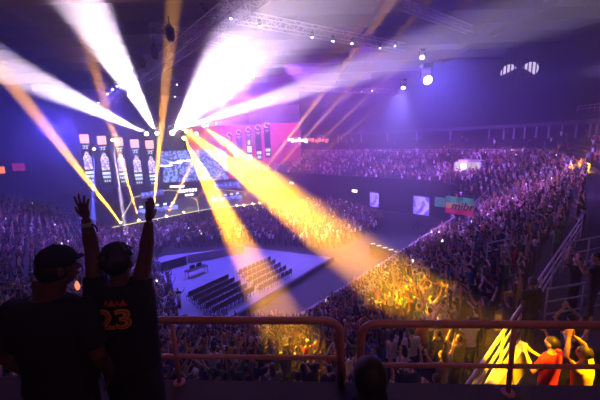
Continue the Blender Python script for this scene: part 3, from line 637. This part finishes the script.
# ================================================================= STAGE
ZS = 1.5
SP = [atz(*q, ZS) for q in ((112, 228), (205, 210), (262, 204), (246, 190), (170, 189), (122, 200))]
mb = MB(); n_ = len(SP); mb.add([(p[0], p[1], 0) for p in SP] + [(p[0], p[1], ZS) for p in SP], [tuple(range(n_, 2 * n_)), tuple(range(n_ - 1, -1, -1))] + [(i, (i + 1) % n_, (i + 1) % n_ + n_, i + n_) for i in range(n_)])
st = mb.build('stage_platform', 'stage_deck'); tag(st, 'dark stage platform edged with thin warm light lines under the screens', 'stage')
def led(pts, r=.065, z=ZS + .12): MB().tube([atz(x, y, z) for x, y in pts], r, 6).build('light_line', 'led_line', st)
led([(112, 227.5), (205, 209.5), (258, 203.5)]); led([(122, 217), (134, 197), (168, 190), (178, 191)], .06); led([(178, 191), (197, 200), (199, 213)], .05); led([(209, 201), (208, 188), (244, 192)], .05)
def emis(name, col, s, sc=None, col2=None, thr=.5):
    m = bpy.data.materials.new(name); m.use_nodes = True; t = m.node_tree; b = t.nodes['Principled BSDF']; b.inputs['Base Color'].default_value = (.01, .01, .01, 1); b.inputs['Emission Color'].default_value = (*col, 1); b.inputs['Emission Strength'].default_value = s
    if sc:
        tc = t.nodes.new('ShaderNodeTexCoord'); vo = t.nodes.new('ShaderNodeTexVoronoi'); vo.inputs['Scale'].default_value = sc; cr_ = t.nodes.new('ShaderNodeValToRGB')
        cr_.color_ramp.elements[0].color = (*col2, 1); cr_.color_ramp.elements[0].position = thr - .12; cr_.color_ramp.elements[1].color = (*col, 1); cr_.color_ramp.elements[1].position = thr + .2
        sp = t.nodes.new('ShaderNodeSeparateColor'); t.links.new(tc.outputs['Object'], vo.inputs['Vector']); t.links.new(vo.outputs['Color'], sp.inputs[0]); t.links.new(sp.outputs[0], cr_.inputs[0]); t.links.new(cr_.outputs[0], b.inputs['Emission Color'])
    MATS[name] = m
emis('screen_crowd', (.30, .40, 1.0), 1.5, 2.6, (.03, .02, .20), .5)
emis('screen_pink', (.90, .02, .14), .8, .12, (.45, .01, .16), .5)
emis('screen_red', (1.0, .42, .42), 1.7); emis('screen_white', (.65, .75, 1.0), 1.6); emis('screen_grey', (.62, .48, .72), 2.2, 4.0, (.16, .12, .38), .45); emis('screen_dark', (.03, .02, .14), .5); emis('screen_play', (.25, .3, 1), 1.4, 2.0, (.05, .03, .3), .5); emis('sign_white', (1, .9, 1), 3.0); emis('portal_purple', (.32, .20, 1.0), 1.7, 1.2, (.10, .05, .8), .4); emis('led_red_dim', (.5, .03, .05), .5)
emis('pennant_glow', (1, .25, .12), 1.2)
emis('screen_orange', (1, .12, .03), 2.0)
def quad_panel(c, w, h, d, rz, name, m, parent): return MB().box(c, (w, d, h), rz).build(name, m, parent)
# five hanging LED columns at the near side of the stage
def led_column(px, ytop, ybot, Y, wpx, label, body='screen_grey', top='screen_red', style=0, grp='hanging LED columns'):
    a = atd(px, ytop, Y); k = proj(a)[2]; w = wpx / F * k; h = (ybot - ytop) / F * k * 1.01; yaw = math.atan2(-a[0], a[1]) * .35 
    root = tag(empty('led_column', (a[0], a[1], a[2] - h), -yaw * 0 + .12), label, 'screen', grp)
    MB().box((0, .2, h / 2), (w * 1.04, .3, h)).build('casing', 'fixture', root)
    y0 = 0.02
    P_ = lambda x, z, ww, hh, nm, m: MB().box((x * w, y0 - .005, z * h), (ww * w, .06, hh * h)).build(nm, m, root)
    if style == 0:
        P_(0, .915, .96, .17, 'top_panel', top)
        for q in [(-.28, .78, .12, .012), (-.14, .765, .05, .05), (.0, .775, .2, .014), (.16, .76, .06, .06), (.30, .785, .14, .012), (-.2, .73, .16, .012), (.1, .725, .2, .012)]: P_(*q, 'emblem_stroke', 'screen_white')
        e = MB(); e.ell((0, -.0, .60 * h), (.24 * w, .06, .07 * h), 16, 10); e.box((0, .01, .43 * h), (.86 * w, .07, .24 * h)); e.ell((0, 0, .55 * h), (.40 * w, .065, .05 * h), 14, 8); e.build('portrait', body, root)
        P_(0, .245, .9, .05, 'caption_bar', 'screen_white')
        for j in range(4): P_(-.33 + .22 * j, .17, .15, .045, 'caption_block', 'screen_white')
        for j in range(3): P_(-.25 + .25 * j, .085, .13, .035, 'caption_block', 'screen_white')
    else:
        rg = MB(); rg.tube([(.42 * w * math.cos(t), y0 - .03, .93 * h + .42 * w * math.sin(t)) for t in np.linspace(0, 5.2, 12)], .10, 6); rg.build('ring_emblem', 'screen_red', root)
        for q in [(-.2, .78, .1, .04), (0, .75, .14, .04), (.2, .78, .1, .04)]: P_(*q, 'emblem_stroke', 'screen_red')
        if style == 2:
            P_(0, .56, .4, .12, 'portrait_head', 'screen_white'); P_(0, .36, .8, .18, 'portrait', 'screen_white'); P_(0, .12, .8, .16, 'caption_bar', 'screen_white')
        elif style == 3:
            P_(0, .22, .8, .08, 'caption_bar', 'screen_white'); P_(0, .10, .6, .07, 'caption_bar', 'screen_white')
for k, (px, yt, yb, wp, Y) in enumerate([(83.5, 134.5, 184.5, 8.4, 56), (101, 136, 185, 8.2, 58), (118, 137.5, 185.5, 8.0, 60), (134, 139.5, 186.5, 7.8, 62), (149, 140.5, 187, 7.6, 64)]):
    led_column(px, yt, yb, Y, wp * 1.05, 'LED column with red top and portrait, %s of the five beside the stage' % ['leftmost', 'second from left', 'middle one', 'fourth from left', 'rightmost'][k])
for k, (px, yt, yb, wp, Y, stl) in enumerate([(229, 133, 158, 5.4, 78, 1), (238.5, 130, 160, 5.4, 76, 1), (248, 127, 161, 5.6, 74, 2), (257.5, 124.5, 160, 5.8, 72, 3), (266.5, 122.5, 157, 5.8, 70, 3)]):
    led_column(px, yt, yb, Y, wp, 'LED column with ring emblem before the pink wall, %s of that five' % ['leftmost', 'second from left', 'middle white lit one', 'fourth from left', 'rightmost'][k], style=stl, grp='ring emblem LED columns')
def wall_panel(name, pa, pb, ztop_px, zbot_px, Ya, Yb, m, label, cat='screen', d=.3, kind=None):
    """upright panel: left edge at pixel column pa (Ya out), right edge at pb (Yb out)"""
    a = atd(pa, ztop_px, Ya); b = atd(pb, ztop_px, Yb); z1_ = (a[2] + b[2]) / 2; z0_ = (atd(pa, zbot_px, Ya)[2] + atd(pb, zbot_px, Yb)[2]) / 2; c = (a + b) / 2; L_ = np.linalg.norm((b - a)[:2])
    o = MB().box((0, 0, (z1_ - z0_) / 2), (L_, d, z1_ - z0_)).build(name, m); o.location = (c[0], c[1], z0_); o.rotation_euler = (0, 0, math.atan2(b[1] - a[1], b[0] - a[0])); tag(o, label, cat, kind=kind); return o
wall_panel('stage_screen', 160, 226, 150, 181, 80, 82, 'screen_crowd', 'wide blue mosaic screen behind the stage')
wall_panel('led_wall', 186, 300, 125, 178, 93, 88, 'screen_pink', 'deep pink LED wall behind the ring emblem columns')
for k, (x0_, x1_, y_) in enumerate([(160, 172, 167), (170, 182, 164), (178, 191, 162)]): wall_panel('light_strip', x0_, x1_, y_ - 2.0, y_ - .6, 78, 78, 'sign_white', 'short white light strip above the blue mosaic screen, %s from left' % WD[k], 'light')
sg = wall_panel('light_strip', 170, 184, 185.5, 187.3, 70, 70, 'sign_white', 'white light strip above the stage sign', 'light')
# lit stage sign: two lines of short bright blocks
p0 = atd(188, 191, 68); sgn = tag(empty('stage_sign', p0, .5), 'glowing white two line sign standing at the back of the stage', 'sign'); MB().box((0, .15, -.4), (4.2, .12, 2.0)).build('sign_board', 'fixture', sgn)
x = -1.9
for w_ in (.5, .28, .5, .28, 0, .5, .5, .5):
    if w_: MB().box((x + w_ / 2, .05, .1), (w_ * .8, .1, .62)).build('letter', 'sign_white', sgn)
    x += w_ + .1
for k in range(4): MB().box((-.5 + .45 * k, .05, -.85), (.32, .1, .4)).build('letter', 'sign_white', sgn)
# player desks
def player_desk(px, py, label, n=5):
    p = atz(px, py, ZS); root = tag(empty('player_desk', (p[0], p[1], ZS), .55), label, 'desk'); MB().box((0, 0, .8), (7.2, .9, .08)).build('desk_top', 'black', root); MB().box((0, -.45, .42), (7.2, .06, .76)).build('front_panel', 'screen_play', root)
    for k in range(n): MB().box((-2.8 + 1.4 * k, .1, 1.15), (.62, .06, .42)).build('monitor', 'screen_white', root); MB().box((-2.8 + 1.4 * k, .15, .9), (.08, .08, .12)).build('monitor_stand', 'black', root)
player_desk(158, 211, 'blue lit player desk with monitors behind the raised hand'); player_desk(226, 200, 'blue lit player desk with monitors at the far side of the stage')
o = wall_panel('desk_screen', 141, 163, 191, 196.5, 62, 66, 'screen_play', 'low blue screen above the nearer player desk'); o2 = wall_panel('desk_screen', 214, 240, 182, 188, 76, 76, 'screen_play', 'low blue screen behind the far player desk')
# ticker letters on the far fascia
tk = tag(empty('ticker_sign', atd(306, 141, 86)), 'row of glowing pale and red letters on the far fascia beyond the thin orange beams', 'sign')
for k in range(12):
    p = atd(289 + 3.4 * k, 139.8 - .0 * k + (k % 3) * .5, 86) - np.array(tk.location); MB().box(p, (.62, .12, 1.0 if k % 2 else .6)).build('letter', 'sign_white' if k < 6 else 'screen_orange', tk)
# portals in the wall of the far stand
def portal(x0, x1, yt, yb, Y, label):
    a = atd(x0, yt, Y); b = atd(x1, yt, Y); zb = atd(x0, yb, Y)[2]; c = (a + b) / 2; w = np.linalg.norm((b - a)[:2]); h = a[2] - zb
    root = tag(empty('lit_portal', (c[0], c[1], zb), -.83), label, 'doorway', 'purple lit portals under the far stand'); 
    MB().box((0, .1, h / 2), (w, .1, h)).build('glowing_panel', 'portal_purple', root)
    for sx in (-1, 1): MB().box((sx * (w / 2 + .1), 0, h / 2), (.2, .3, h + .2)).build('door_jamb', 'fixture', root)
    MB().box((0, 0, h + .1), (w + .4, .3, .2)).build('lintel', 'fixture', root)
portal(369, 380, 193, 207, 60.2, 'small purple glowing portal under the far stand'); portal(413, 430, 197, 215, 53.0, 'wide purple glowing portal left of the tricolour banner')
# exit lamps on that wall
for (x_, y_, Y_) in ((291.5, 183, 76), (354.5, 191, 62), ): p = atd(x_, y_, Y_); o = MB().box((0, 0, 0), (1.1, .2, .45), -.83).build('exit_lamp', 'sign_white'); o.location = p; tag(o, 'small white lamp on the dark wall ' + ('beyond the yellow beam' if x_ < 300 else 'near the small portal'), 'lamp')
# tricolour banner
mat('cloth_green', (.08, .75, .2), .8); mat('cloth_yellow', (.9, .8, .12), .8); mat('cloth_red', (.85, .05, .08), .8)
FY = 47.5; a = atd(446, 196, FY + 1.4); b = atd(474.5, 194, FY - 1.2); zb = atd(474.5, 216, FY - 1.2)[2]; L_ = np.linalg.norm((b - a)[:2]); H_ = a[2] - zb
bn = tag(empty('banner', (*((a + b) / 2)[:2], zb), math.atan2(b[1] - a[1], b[0] - a[0])), 'green yellow and red banner with black lettering hanging below the stand', 'banner')
def wave(x0, x1, zlo, zhi, name, m, parent, skew=0):
    n = 24; v = []
    for s_ in (0, .02):
        for z_ in (zlo, zhi):
            for k in range(n + 1): x = x0 + (x1 - x0) * k / n; v.append((x, s_ + .06 * math.sin(x * 3.2), z_ + skew * (x / L_)))
    f = [(k, k + 1, n + 2 + k, n + 1 + k) for k in range(n)] + [(3 * (n + 1) + k, 3 * (n + 1) + k + 1, 2 * (n + 1) + k + 1, 2 * (n + 1) + k) for k in range(n)]
    return MB().add(v, f).build(name, m, parent)
wave(-L_ / 2, L_ / 2, H_ * .62, H_, 'green_band', 'cloth_green', bn, -.12); wave(-L_ / 2, L_ / 2, H_ * .30, H_ * .62, 'yellow_band', 'cloth_yellow', bn, -.12); wave(-L_ / 2, L_ / 2, 0, H_ * .30, 'red_band', 'cloth_red', bn, -.12)
cu = bpy.data.curves.new('t', 'FONT'); cu.body = 'mibr'; cu.size = H_ * .62; cu.align_x = 'CENTER'; cu.align_y = 'CENTER'; cu.extrude = .01; cu.offset = .02; cu.shear = .25
to = bpy.data.objects.new('t', cu); COL.objects.link(to); me = bpy.data.meshes.new_from_object(to.evaluated_get(bpy.context.evaluated_depsgraph_get())); bpy.data.objects.remove(to); me.materials.clear(); me.materials.append(MATS['black'])
o = link('lettering', me, bn); o.location = (.1 * L_, -.09, H_ * .47); o.rotation_euler = (PI / 2, 0, 0)
a2 = atd(435, 197, FY + 2.6); b2_ = atd(445.5, 196, FY + 1.5); L2 = np.linalg.norm((b2_ - a2)[:2]); bn2 = tag(empty('banner', (*((a2 + b2_) / 2)[:2], a2[2] - 1.5), math.atan2(b2_[1] - a2[1], b2_[0] - a2[0])), 'small dark green banner with round pale emblem beside the tricolour one', 'banner')
MB().box((0, 0, .75), (L2, .03, 1.5)).build('cloth', 'cloth_green', bn2); MB().tube([(.45 * math.cos(t), -.04, .75 + .45 * math.sin(t)) for t in np.linspace(0, 2 * PI, 17)], .06, 6).build('emblem', 'wall_light', bn2)
# ================================================================= RIGGING, LAMPS AND BEAMS
def truss(a, b, w, label, n=None, r=.05):
    a = np.array(a, float); b = np.array(b, float); d = nrm(b - a); L_ = np.linalg.norm(b - a); sd = nrm(np.cross(d, [0, 0, 1])); up = np.cross(sd, d); n = n or int(L_ / (w * 1.1)); root = tag(empty('lighting_truss', a), label, 'truss')
    m_ = MB(); cs = [sd * (w / 2) * i + up * (w / 2) * j for i, j in ((-1, -1), (1, -1), (1, 1), (-1, 1))]
    for c in cs: m_.tube([c, c + b - a], r, 6)
    m_.build('chords', 'truss_metal', root); m_ = MB()
    for k in range(n):
        p, q = (b - a) * k / n, (b - a) * (k + 1) / n
        for e in range(4):
            c0, c1 = cs[e], cs[(e + 1) % 4]; m_.tube([p + c0, q + c1] if k % 2 else [p + c1, q + c0], r * .6, 4, cap=False); m_.tube([p + c0, p + c1], r * .6, 4, cap=False)
    m_.build('bracing', 'truss_metal', root); return root
T1a, T1b = atz(262, -12, 22), atz(92, 114, 22); truss(T1a, T1b, 1.0, 'long box truss running from above the balcony towards the stage')
T2a, T2b = atz(150, 30, 25), atz(250, 44, 25); truss(T2a, T2b, 1.0, 'short cross truss behind the long truss')
truss(atz(222, 14, 25), atz(402, 48, 25), .9, 'truss carrying small lamps across the roof')
truss(atz(296, 88, 24), atz(398, 92, 24), .9, 'distant truss with a row of small lamps over the far stand')
truss(atd(130, 125, 66), atd(232, 122, 74), 1.2, 'bright cluster truss above the centre of the stage')
truss(atz(402, 4, 26), atz(470, 30, 26), .7, 'thin truss high under the roof near the round lamps')
def fixture(p, aim, lens, r=.22, label=None, group=None, cat='spotlight', L_=.5, cone=None):
    """moving head: base box, yoke, head and lens, hung at p and aimed at the point aim"""
    p = np.array(p, float); d = nrm(np.array(aim) - p); root = tag(empty('moving_head_light', p), label, cat, group)
    up = np.array([0, 0, 1.]); sd = nrm(np.cross(d, up) if abs(d[2]) < .98 else np.array([1., 0, 0])); sgn = 1 if d[2] < .3 else -1
    MB().box((0, 0, sgn * r * 2.6), (r * 2, r * 2, r * .8)).build('base', 'fixture', root)
    m_ = MB()
    for s_ in (-1, 1): m_.tube([sd * s_ * r * 1.15, sd * s_ * r * 1.15 + up * sgn * r * 2.2], r * .18, 6)
    m_.build('yoke', 'fixture', root)
    MB().tube([-d * L_ * .55, -d * L_ * .3, d * L_ * .4, d * L_ * .5], [r * .6, r * .9, r, r * .95], 14).build('head', 'fixture', root)
    MB().tube([d * L_ * .5, d * (L_ * .5 + .02)], r * .82, 14).build('lens', lens, root)
    return root, p + d * (L_ * .5 + .06)
HEADS = ['white', 'yellow', 'blue']
def beam(src, dst, w_at_dst, col, power, label, r=.28, lens='lens_white', blend=.8, grp=None, soft=.06):
    src = np.array(src, float); dst = np.array(dst, float); Ld = np.linalg.norm(dst - src); root, lp_ = fixture(src, dst, lens, r, label, grp)
    ang = 2 * math.atan(w_at_dst / 2 / Ld); l = add_light('beam_light', 'SPOT', tuple(lp_), power, col, tuple(dst), soft, ang, blend)
    l.parent = root; l.location = tuple(lp_ - src); return l
SX = atd(172, 133, 66)
WH = (1.0, .80, 1.0); YE = (1.0, .40, .0); OR = (1.0, .42, .02)
BS = 15.0
beam(SX, atd(288, 0, 22), 8.2, WH, 1.7e5 * BS, 'blinding white moving light throwing the widest beam over the hall', .5)
beam(atd(182, 128, 67.5), atd(505, 22, 32), 5.8, WH, 6e5 * BS, 'white moving light beside the widest one, beam passing right under the roof', .4)
beam(atd(147, 134, 64), atd(-6, 62, 22), 2.9, WH, 2.0e5 * BS, 'white moving light whose beam leaves over the left stand', .35)
beam(atd(157, 133.5, 65), atd(80, -2, 22), 3.7, WH, 2.6e5 * BS, 'white moving light whose beam leaves straight over the long truss', .35)
beam(atd(186, 131, 68), tuple(atz(412, 300, 6.8)), 3.5, YE, 1.6e6 * BS, 'yellow moving light lighting up the near stand', .35, 'lens_yellow')
beam(atd(204, 125.8, 71.8), tuple(atz(492, 356, 9.3)), 2.1, YE, 8e5 * BS, 'second yellow moving light aimed at the near stand', .35, 'lens_yellow')
beam(atd(184, 138, 65.2), atz(297, 352, 6.6), 2.4, YE, 8e5 * BS, 'yellow moving light aimed at the chairs on the court', .35, 'lens_yellow')
beam(atd(196, 123, 88), atz(590, 72, 22), 5.0, (.75, .5, 1), 9e4 * BS, 'lavender moving light sending a faint beam towards the round windows', .3)
beam(atd(196, 134, 76), atd(560, 76, 60), 2.5, (.8, .55, 1), 5e4 * BS, 'lavender moving light with a thin beam crossing the blue haze', .3)
for k, ((x0_, y0_, Y0), (x1_, y1_, Y1), w_, p_, c_) in enumerate([
    ((153, 214, 66), (174, 0, 24), 1.35, 4.5e4, OR), ((139, 221, 56), (74, -4, 22), 1.15, 4.5e4, OR), ((121, 223, 54), (4, 74, 24), 1.35, 5e4, OR),
    ((166, 217, 60), (214, 118, 38), .8, 2.0e4, OR), ((183, 213, 63), (282, 108, 42), .9, 2.0e4, OR), ((236, 206.5, 66), (330, 84, 50), .8, 2.6e4, OR),
    ((243, 206, 67), (348, 90, 50), .55, 1.4e4, OR), ((252, 204.6, 68), (372, 92, 50), .5, 1.1e4, OR), ((259, 203.8, 69), (396, 94, 50), .4, 8e3, OR)]):
    s0 = atz(x0_, y0_, ZS + .62); beam(s0, atd(x1_, y1_, Y1), w_, c_, p_ * BS * (14 if k < 3 else 40 if k < 5 else 150 if k == 5 else 320), 'yellow floor light on the stage edge, %s from left of the upward beams' % ORD[[2, 1, 0, 3, 4, 5, 6, 7, 8][k]], .2, 'lens_yellow')
for k, ((x0_, y0_, Y0), (x1_, y1_, Y1), w_, p_, c_, w__) in enumerate([
    ((190, 131, 70), (420, 145, 60), .9, .8e4, OR, 'orange moving light, nearly level thin beam'), ((207, 125.6, 72), (345, 96, 52), .8, .5e4, OR, 'orange moving light, thin beam rising to the roof lamps'),
    ((215, 123.2, 72.7), (420, 140, 56), .8, .25e4, OR, 'orange moving light above the ring emblem columns'),
    ((112, 139, 54), (128, 246, 44), .9, 2.5e4, (1, .75, 1), 'pinkish white moving light pointing steeply down beside the columns'), ((94, 148, 51), (92.5, 252, 38), .9, 2.5e4, (.12, .12, 1), 'blue moving light pointing straight down by the raised left hand')]):
    beam(atd(x0_, y0_, Y0), atd(x1_, y1_, Y1), w_, c_, p_ * BS * (200 if c_ is OR else 22), w__, .2, 'lens_yellow' if c_ is OR else 'lens_white')
for p_, tg_, w_, e_, l_ in [((7, 2, 24), atz(588, 392, 9.8), 1.8, 1.0e4, 'added yellow light out of view aimed at the fans below the right rail'), ((24, 22, 26), atd(575, 180, 40), 3.5, 4e4, 'added yellow light out of view aimed at the upper right crowd'), ((1, -2, 24), atz(500, 372, 9.3), 1.4, 1.6e4, 'added yellow light out of view aimed at the slanting aisle railing')]:
    beam(p_, tg_, w_, YE, e_ * BS, l_, .25, 'lens_soft')  # fixtures added out of view to throw yellow pools on the right
# blue lamps seen along the trusses
def lamp(px, py, Y, r, lens, label, group, power=0, aim=None, ang=1.0, col=BLUE):
    p = atd(px, py, Y); aim = p + np.array(aim if aim is not None else (0, -.5, -1.)); root, lp_ = fixture(p, aim, lens, r, label, group, L_=r * 2)
    if power: l = add_light('lamp_light', 'SPOT', tuple(lp_), power * BS, col, tuple(lp_ + nrm(aim - p)), r * .5, ang, .8); l.parent = root; l.location = tuple(lp_ - p)
for k, (px, py) in enumerate([(98, 102), (107, 93), (112, 88.5), (117, 85), (132, 75)]):
    lamp(px, py, [62, 52, 48, 45, 38][k], .16, 'lens_blue', 'small blue lamp on the long truss', 'blue lamps on the long truss', 1400, (.3, -.2, -1), .7)
for px, py, Y in [(231, 17, 24), (260, 25, 26), (312, 36, 30), (333, 40, 32), (352, 42.5, 34), (380, 47, 38), (395, 45, 38)]:
    lamp(px, py, Y, .11, 'lens_blue', 'small lamp in the row across the roof', 'lamps across the roof', 130, (-.1, -.3, -1), .7)
for k, (px, py) in enumerate([(303, 90), (318, 91), (333, 90), (345, 91), (354, 91), (361, 91), (371, 90)]):
    lamp(px, py, 72, .16 if k < 6 else .26, 'lens_soft' if k < 6 else 'lens_blue', 'tiny lamp in the distant row over the far stand', 'distant row of lamps', 300 if k == 6 else 0, (.8, -.3, -1), .8)
for px, py in [(177, 84), (175, 96)]: lamp(px, py, 60, .12, 'lens_blue', 'tiny blue lamp hanging behind the vertical yellow beam', 'tiny lamps behind the beam')
lamp(426, 79, 44, .62, 'lens_blue', 'large blue white lamp glowing under the roof', None, 700, (0, -1, -.45), 2.4, (.16, .12, 1))
lamp(403.5, 86, 46, .30, 'lens_blue', 'medium blue lamp just left of the large glowing one', None, 3000, (-.3, -.5, -1), 1.3, (.28, .24, 1))
lamp(422, 57, 42, .3, 'lens_soft', 'elongated pale lamp above the large blue one', None, 0, (-.3, -1, -.4))
# dark speakers and lamps under the long truss
for k, (px, py, Y, h) in enumerate([(142, 62, 33, 1.1), (154.5, 52, 27, 1.1), (170, 33, 20, .9)]):
    p = atd(px, py, Y); root = tag(empty('hanging_fixture', p), 'black hanging fixture under the long truss, %s' % ['farthest one', 'middle one', 'nearest one beside the vertical beam'][k], 'light fixture', 'black fixtures under the long truss')
    MB().loft([((0, 0, -h / 2), .16, .16), ((0, 0, -h / 4), .26, .26), ((0, 0, h / 4), .26, .26), ((0, 0, h / 2), .12, .12)], 14).build('housing', 'fixture', root); MB().tube([(0, 0, h / 2), (0, 0, h)], .04, 6).build('clamp', 'fixture', root)
mat('window_glow', (.5, .5, .5), .6, emit=(.85, .7, .9), estr=.9)
# round louvred windows high on the right
for k, (px, py) in enumerate([(508.5, 72), (530, 69.5)]):
    p = atd(px, py, 60); root = tag(empty('round_window', p, -.85), 'half lit round louvred window, %s of the pair' % ('left' if k == 0 else 'right'), 'window', 'pair of round windows'); R_ = 1.35
    m_ = MB(); n = 12; pts = [(R_ * math.cos(t) * (1 if k == 0 else 1), 0, R_ * math.sin(t)) for t in (np.linspace(.35, PI + .35, n) if k == 0 else np.linspace(-.9, PI * .85, n))]
    m_.add([(x, 0, z) for x, _, z in pts] + [(x, .1, z) for x, _, z in pts], [tuple(range(n - 1, -1, -1)), tuple(range(n, 2 * n))]); m_.build('lit_pane', 'window_glow', root)
    for j in range(4): MB().box((-.9 + .6 * j, -.12, 0), (.2, .1, R_ * 2), .0).build('louvre', 'fixture', root)
    MB().tube([(R_ * math.cos(t), 0, R_ * math.sin(t)) for t in np.linspace(0, 2 * PI, 25)], .08, 6).build('frame', 'fixture', root)
mat('lamp_panel', (.6, .6, .6), .6, emit=(1, .85, .75), estr=1.6)
# lit stair entrance in the far stand
ve = atd(468, 181, 57.5); rt = tag(empty('lit_stairwell', ve, -.85), 'brightly lit white stair entrance in the far stand', 'entrance')
MB().box((0, .9, 1.9), (4.6, .15, 3.8)).build('back_wall', 'rail_white', rt)
for sx in (-1, 0, 1): MB().box((sx * 2.2, 0, 1.7), (.2, 1.8, 3.4)).build('side_wall', 'rail_white', rt)
MB().box((1.1, .1, 3.6), (2.2, 1.6, .2)).build('canopy', 'wall_light', rt); MB().box((-1.1, .75, 1.8), (1.4, .1, 2.4)).build('lamp_panel', 'lamp_panel', rt)
for sx in (-1.1, 1.1): 
    l = add_light('stair_light', 'POINT', (0, 0, 0), 60, (1, .85, .7), size=.3); l.parent = rt; l.location = (sx, -.3, 2.6)
p = atd(380, 157, 80); l = add_light('doorway_light', 'POINT', tuple(p), 300, (1, .6, .35), size=.2)
dw = tag(empty('lit_doorway', atd(380, 160, 83), -.8), 'small warm lit doorway at the back of the far stand', 'doorway'); MB().box((0, 0, 1.2), (1.2, .3, 2.2)).build('door_panel', 'rail_white', dw); MB().box((0, -.2, 2.5), (2.4, .3, .3)).build('lamp_box', 'led_line', dw)
# red glow at the left edge
p = atd(2, 170, 40); o = MB().box((0, 0, 0), (.5, .2, .8)).build('red_sign', 'screen_orange'); o.location = p; tag(o, 'small orange red lit sign at the edge of the dark left wall', 'sign')
p = atd(19, 167, 58); o = MB().box((0, 0, 0), (2.2, .2, 1.3)).build('red_sign', 'led_red_dim'); o.location = p; tag(o, 'dim dark red screen on the left wall', 'screen')
p = atz(77.5, 287, 8.4); o = MB().loft([((0, 0, -.12), .05, .05), ((0, 0, 0), .11, .05), ((0, 0, .12), .10, .05), ((0, 0, .26), .03, .03)], 10).build('glowing_pennant', 'pennant_glow'); o.location = p; tag(o, 'small glowing pink and orange pennant beside the capped fan', 'light stick')
# glowing phones in the crowd
ph = MB().box((0, 0, 0), (.10, .03, .18)).mesh('phone', 'sign_white'); far = [s_ for s_ in spots if 20 < proj(s_[:3])[2] < 75 and -5 < proj(s_[:3])[0] < 605]
for k in rng.choice(len(far), 55, replace=False):
    s_ = far[k]; o = link('phone', ph); o.location = (s_[0] + .22, s_[1], s_[2] + 1.9); o.scale = (1.0,) * 3; o.rotation_euler = (0, 0, rng.uniform(-.6, .6)); tag(o, 'tiny glowing phone held up in the dense crowd', 'phone', 'glowing phones in the crowd')
# house lamp over the balcony
add_light('balcony_lamp', 'AREA', (1.5, -2.5, 17), 30, (1.0, .35, .35), (.6, 2, 12), 1.2)
